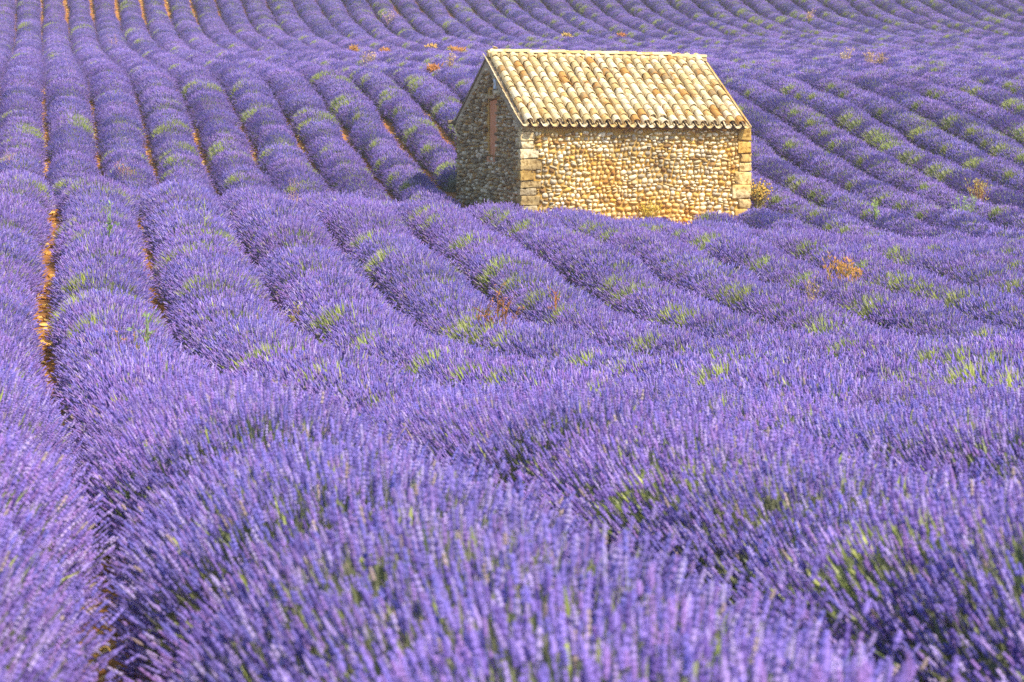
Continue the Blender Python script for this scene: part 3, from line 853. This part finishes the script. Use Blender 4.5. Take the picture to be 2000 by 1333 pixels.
# ------------------------------------------------------------------ weeds
def weed(name, label, cat, px, py, h, spread, nst, cstem, cleaf, nleaf=6, leaf=0.03, heads=None, base_h=0.45, seed=0, branch=3, group=None, pos=None, up=0.0, droop=0.0):
    r_ = random.Random(seed + int(px) * 13 + int(py))
    x, y = pos if pos else at(px, py, base_h)
    z = gz(x, y)
    root = empty(name, (x, y, z))
    tag(root, label, cat, group)
    st, lf, hd = MB(), MB(), MB()
    cs, cl = np.array(cstem), np.array(cleaf)
    for s in range(nst):
        a = r_.uniform(0, 6.28); sp = spread * r_.uniform(0.1, 1.0)
        hh = h * r_.uniform(0.65, 1.0)
        b0 = Vector((math.cos(a) * sp * .15, math.sin(a) * sp * .15, -0.02))
        top = Vector((math.cos(a) * sp, math.sin(a) * sp, hh - droop * sp))
        mid = (b0 + top) / 2 + Vector((math.cos(a) * -sp * .1, math.sin(a) * -sp * .1, hh * .06))
        rr = 0.0035 + 0.004 * h
        tube(st, [b0, mid, top], [rr * 1.3, rr, rr * .5], 4, cs * r_.uniform(.8, 1.2))
        tips = [(mid.lerp(top, q), Vector((r_.uniform(-1, 1), r_.uniform(-1, 1), r_.uniform(.5, 1.6))).normalized()) for q in [r_.uniform(.1, .95) for _ in range(branch)]]
        ends = [top]
        for p, dv in tips:
            e = p + dv * h * r_.uniform(.10, .22)
            tube(st, [p, p.lerp(e, .5) + Vector((0, 0, .008)), e], [rr * .7, rr * .55, rr * .3], 3, cs * r_.uniform(.8, 1.2))
            ends.append(e)
        for k in range(nleaf):
            p = b0.lerp(mid, r_.uniform(.5, 1)) if r_.random() < .4 else mid.lerp(top, r_.random())
            if ends and r_.random() < .5: p = r_.choice(ends) - Vector((0, 0, r_.uniform(0, .04)))
            dv = Vector((r_.uniform(-1, 1), r_.uniform(-1, 1), r_.uniform(-.2, 1.2) + up)).normalized(); sd = dv.orthogonal().normalized()
            Ln = leaf * r_.uniform(.7, 1.5); wd = Ln * .17
            lf.add([p, p + dv * Ln * .5 + sd * wd, p + dv * Ln, p + dv * Ln * .5 - sd * wd], [(0, 1, 2), (0, 2, 3)], np.clip(cl * r_.uniform(.7, 1.25), 0, 1))
        if heads:
            for e in ends:
                V, F = PB[r_.randrange(6)]
                hd.add(V * heads[0] * r_.uniform(.7, 1.2) + np.array(e), F, np.array(heads[1]) * r_.uniform(.75, 1.2))
    o = link("stem", st.mesh("stem", M_WEED), root); tag(o, kind="stuff")
    if nleaf: o = link("foliage", lf.mesh("foliage", M_WEED), root); tag(o, kind="stuff")
    if heads: o = link("seed_heads", hd.mesh("seed_heads", M_WEED), root); tag(o, kind="stuff")
    return root

RUST, ORANGE, TAN, GOLD, PALEG, PINK = (0.36, 0.15, 0.06), (0.52, 0.24, 0.07), (0.44, 0.31, 0.14), (0.52, 0.34, 0.09), (0.27, 0.35, 0.15), (0.52, 0.32, 0.30)
weed("dry_weed", "rust orange dry branching weed rising from a lavender row below the hut", "weed", 968, 640, 0.92, 0.24, 14, RUST, ORANGE, 10, .035, base_h=.5, branch=5)
weed("dry_weed", "thin lone orange dry stalk on a lavender row below the hut's lit wall", "weed", 1084, 598, 0.82, 0.08, 3, ORANGE, ORANGE, 8, .03, base_h=.5, branch=4)
weed("dock_plant", "golden dry dock clump with upright seed spikes in the right middle field", "weed", 1650, 560, 0.82, 0.34, 18, GOLD, ORANGE, 26, .05, base_h=.45, branch=3, up=.8)
weed("leafy_weed", "red tipped yellow green bushy weed near the right edge beyond the hut", "weed", 1912, 398, 0.95, 0.28, 22, (.50, .22, .08), (.48, .40, .10), 14, .06, base_h=.4, branch=3, up=.5)
weed("green_stalk", "pale green upright stalk in the left foreground row near the stony gap", "weed", 213, 468, 1.0, 0.05, 4, PALEG, PALEG, 16, .05, base_h=.5, branch=2, up=.4)
weed("green_stalk", "slim straw green stalk standing in the second row right of the gap", "weed", 400, 448, 1.0, 0.04, 2, (.42, .44, .2), (.42, .45, .2), 10, .035, base_h=.5, branch=4)
weed("green_stalk", "short pale green stalk among tan weeds where the foreground rows crest", "weed", 290, 700, 0.9, 0.05, 4, PALEG, PALEG, 16, .04, base_h=.5, branch=2, up=.4)
weed("dry_weed", "low tan dry weed beside the short green stalk on the foreground crest", "weed", 258, 700, 0.8, 0.14, 5, TAN, ORANGE, 5, .03, base_h=.5, branch=3)
weed("leafy_weed", "pale green leafy weed standing just left of the red tipped weed", "weed", 1885, 420, 0.85, 0.26, 12, PALEG, PALEG, 14, .07, base_h=.45, branch=2, up=.3)
weed("leafy_weed", "small bright green weed between the hut and the red tipped weed", "weed", 1712, 424, 0.8, 0.16, 8, PALEG, (.34, .5, .12), 12, .06, base_h=.45, branch=2, up=.3)
weed("pink_weed", "pinkish dry weed where two rows meet on the left crest", "weed", 243, 352, 0.85, 0.30, 10, PINK, ORANGE, 8, .04, base_h=.4, branch=4)
weed("pink_weed", "pale pink weed at the left edge of the photo above the crest", "weed", 20, 325, 0.85, 0.22, 8, PINK, PINK, 8, .04, base_h=.45, branch=4)
weed("pink_weed", "faint pink weed high among the far left rows", "weed", 224, 92, 0.9, 0.35, 10, PINK, PINK, 8, .06, base_h=.45, branch=4)
weed("pink_weed", "pink weed on a row left of the hut near its ridge height", "weed", 572, 395, 0.85, 0.14, 6, PINK, PINK, 8, .035, base_h=.5, branch=3)
weed("pink_weed", "pink dry weed on the far row above and left of the hut", "weed", 762, 42, 0.95, 0.5, 12, PINK, PINK, 9, .07, base_h=.45, branch=4)
weed("dry_weed", "tan dry weed low in the field left of the golden dock clump", "weed", 1580, 600, 0.85, 0.22, 8, TAN, TAN, 8, .04, base_h=.5, branch=3)
weed("dry_weed", "brown dry weed in the stony gap between the middle left rows", "weed", 565, 638, 0.5, 0.22, 9, TAN, (.45, .42, .16), 9, .05, base_h=.25, branch=3)
for i, (px, py, lab) in enumerate([(690, 101, "leftmost rust orange dry clump on the far slope left of the hut"), (752, 105, "rust orange dry clump just right of the leftmost one on the far slope"),
                                   (841, 96, "golden orange dry clump on the far slope left of the hut's ridge"), (895, 101, "long rust orange dry clump nearest the hut's ridge on the left"),
                                   (1107, 74, "golden dry clump on the far slope above the middle of the roof"), (1215, 74, "dark rust dry clump on the far slope above the roof's right half"),
                                   (848, 138, "small pinkish rust clump on the slope just left of the hut's gable")]):
    c = (GOLD if 'golden' in lab else RUST)
    weed("dry_clump", lab, "weed", px, py, 0.64, 0.20 if i != 3 else 0.34, 40, c, ORANGE if 'rust' in lab else (.65, .42, .12), 14, .14, base_h=.5, branch=2, seed=i, group="dry clumps on the far slope")
for i, (px, py, lab) in enumerate([(1702, 128, "leftmost of three straw coloured weeds on the far right flat"), (1722, 128, "middle one of three straw coloured weeds on the far right flat"), (1652, 122, "pinkish straw weed left of the three straw weeds on the far right flat"), (877, 135, "straw coloured weed beside the hut's apex on the far slope"), (720, 128, "pale straw weed below the leftmost rust clump on the far slope"), (1580, 40, "pink straw weed high on the far right slope")]):
    weed("straw_weed", lab, "weed", px, py, 0.95, 0.3, 14, TAN, (.62, .42, .2), 10, .07, base_h=.45, branch=4, seed=40 + i, group="straw weeds far up the field")
# beside and at the foot of the hut
hx, hy = HUT_P.x + (HL + 0.24) * math.cos(HUT_A) + 0.0 * math.sin(HUT_A), HUT_P.y + (HL + 0.24) * math.sin(HUT_A)
weed("seeding_plant", "golden plant covered in round seed heads at the hut's right corner", "weed", 0, 0, 0.88, 0.26, 30, (.36, .30, .08), (.38, .35, .07), 14, .05, heads=(.024, (.62, .44, .09)), branch=6, seed=7, pos=(hx, hy))
hx, hy = HUT_P.x + 2.95 * math.cos(HUT_A) + 0.14 * math.sin(HUT_A), HUT_P.y + 2.95 * math.sin(HUT_A) - 0.14 * math.cos(HUT_A)
weed("yellow_weed", "yellow green weed growing at the foot of the hut's lit wall", "weed", 0, 1, 0.55, 0.34, 22, (.50, .38, .06), (.62, .46, .06), 12, .05, branch=3, seed=9, pos=(hx, hy), up=.3)

# ------------------------------------------------------------------ thin summer haze over the field
hm = bpy.data.materials.new("haze"); hm.use_nodes = True
hn = hm.node_tree
for nd in list(hn.nodes):
    if nd.type != 'OUTPUT_MATERIAL': hn.nodes.remove(nd)
pv = hn.nodes.new("ShaderNodeVolumePrincipled")
pv.inputs["Color"].default_value = (0.90, 0.92, 1.0, 1)
pv.inputs["Density"].default_value = 0.0005
hn.links.new(pv.outputs[0], hn.nodes["Material Output"].inputs["Volume"])
m_ = MB(); m_.add(box_v(-430, 430, -70, 690, -12, 26), BOXF)
hz = link("haze", m_.mesh("haze", hm)); tag(hz, "thin pale haze over the whole field", "haze", kind="stuff")
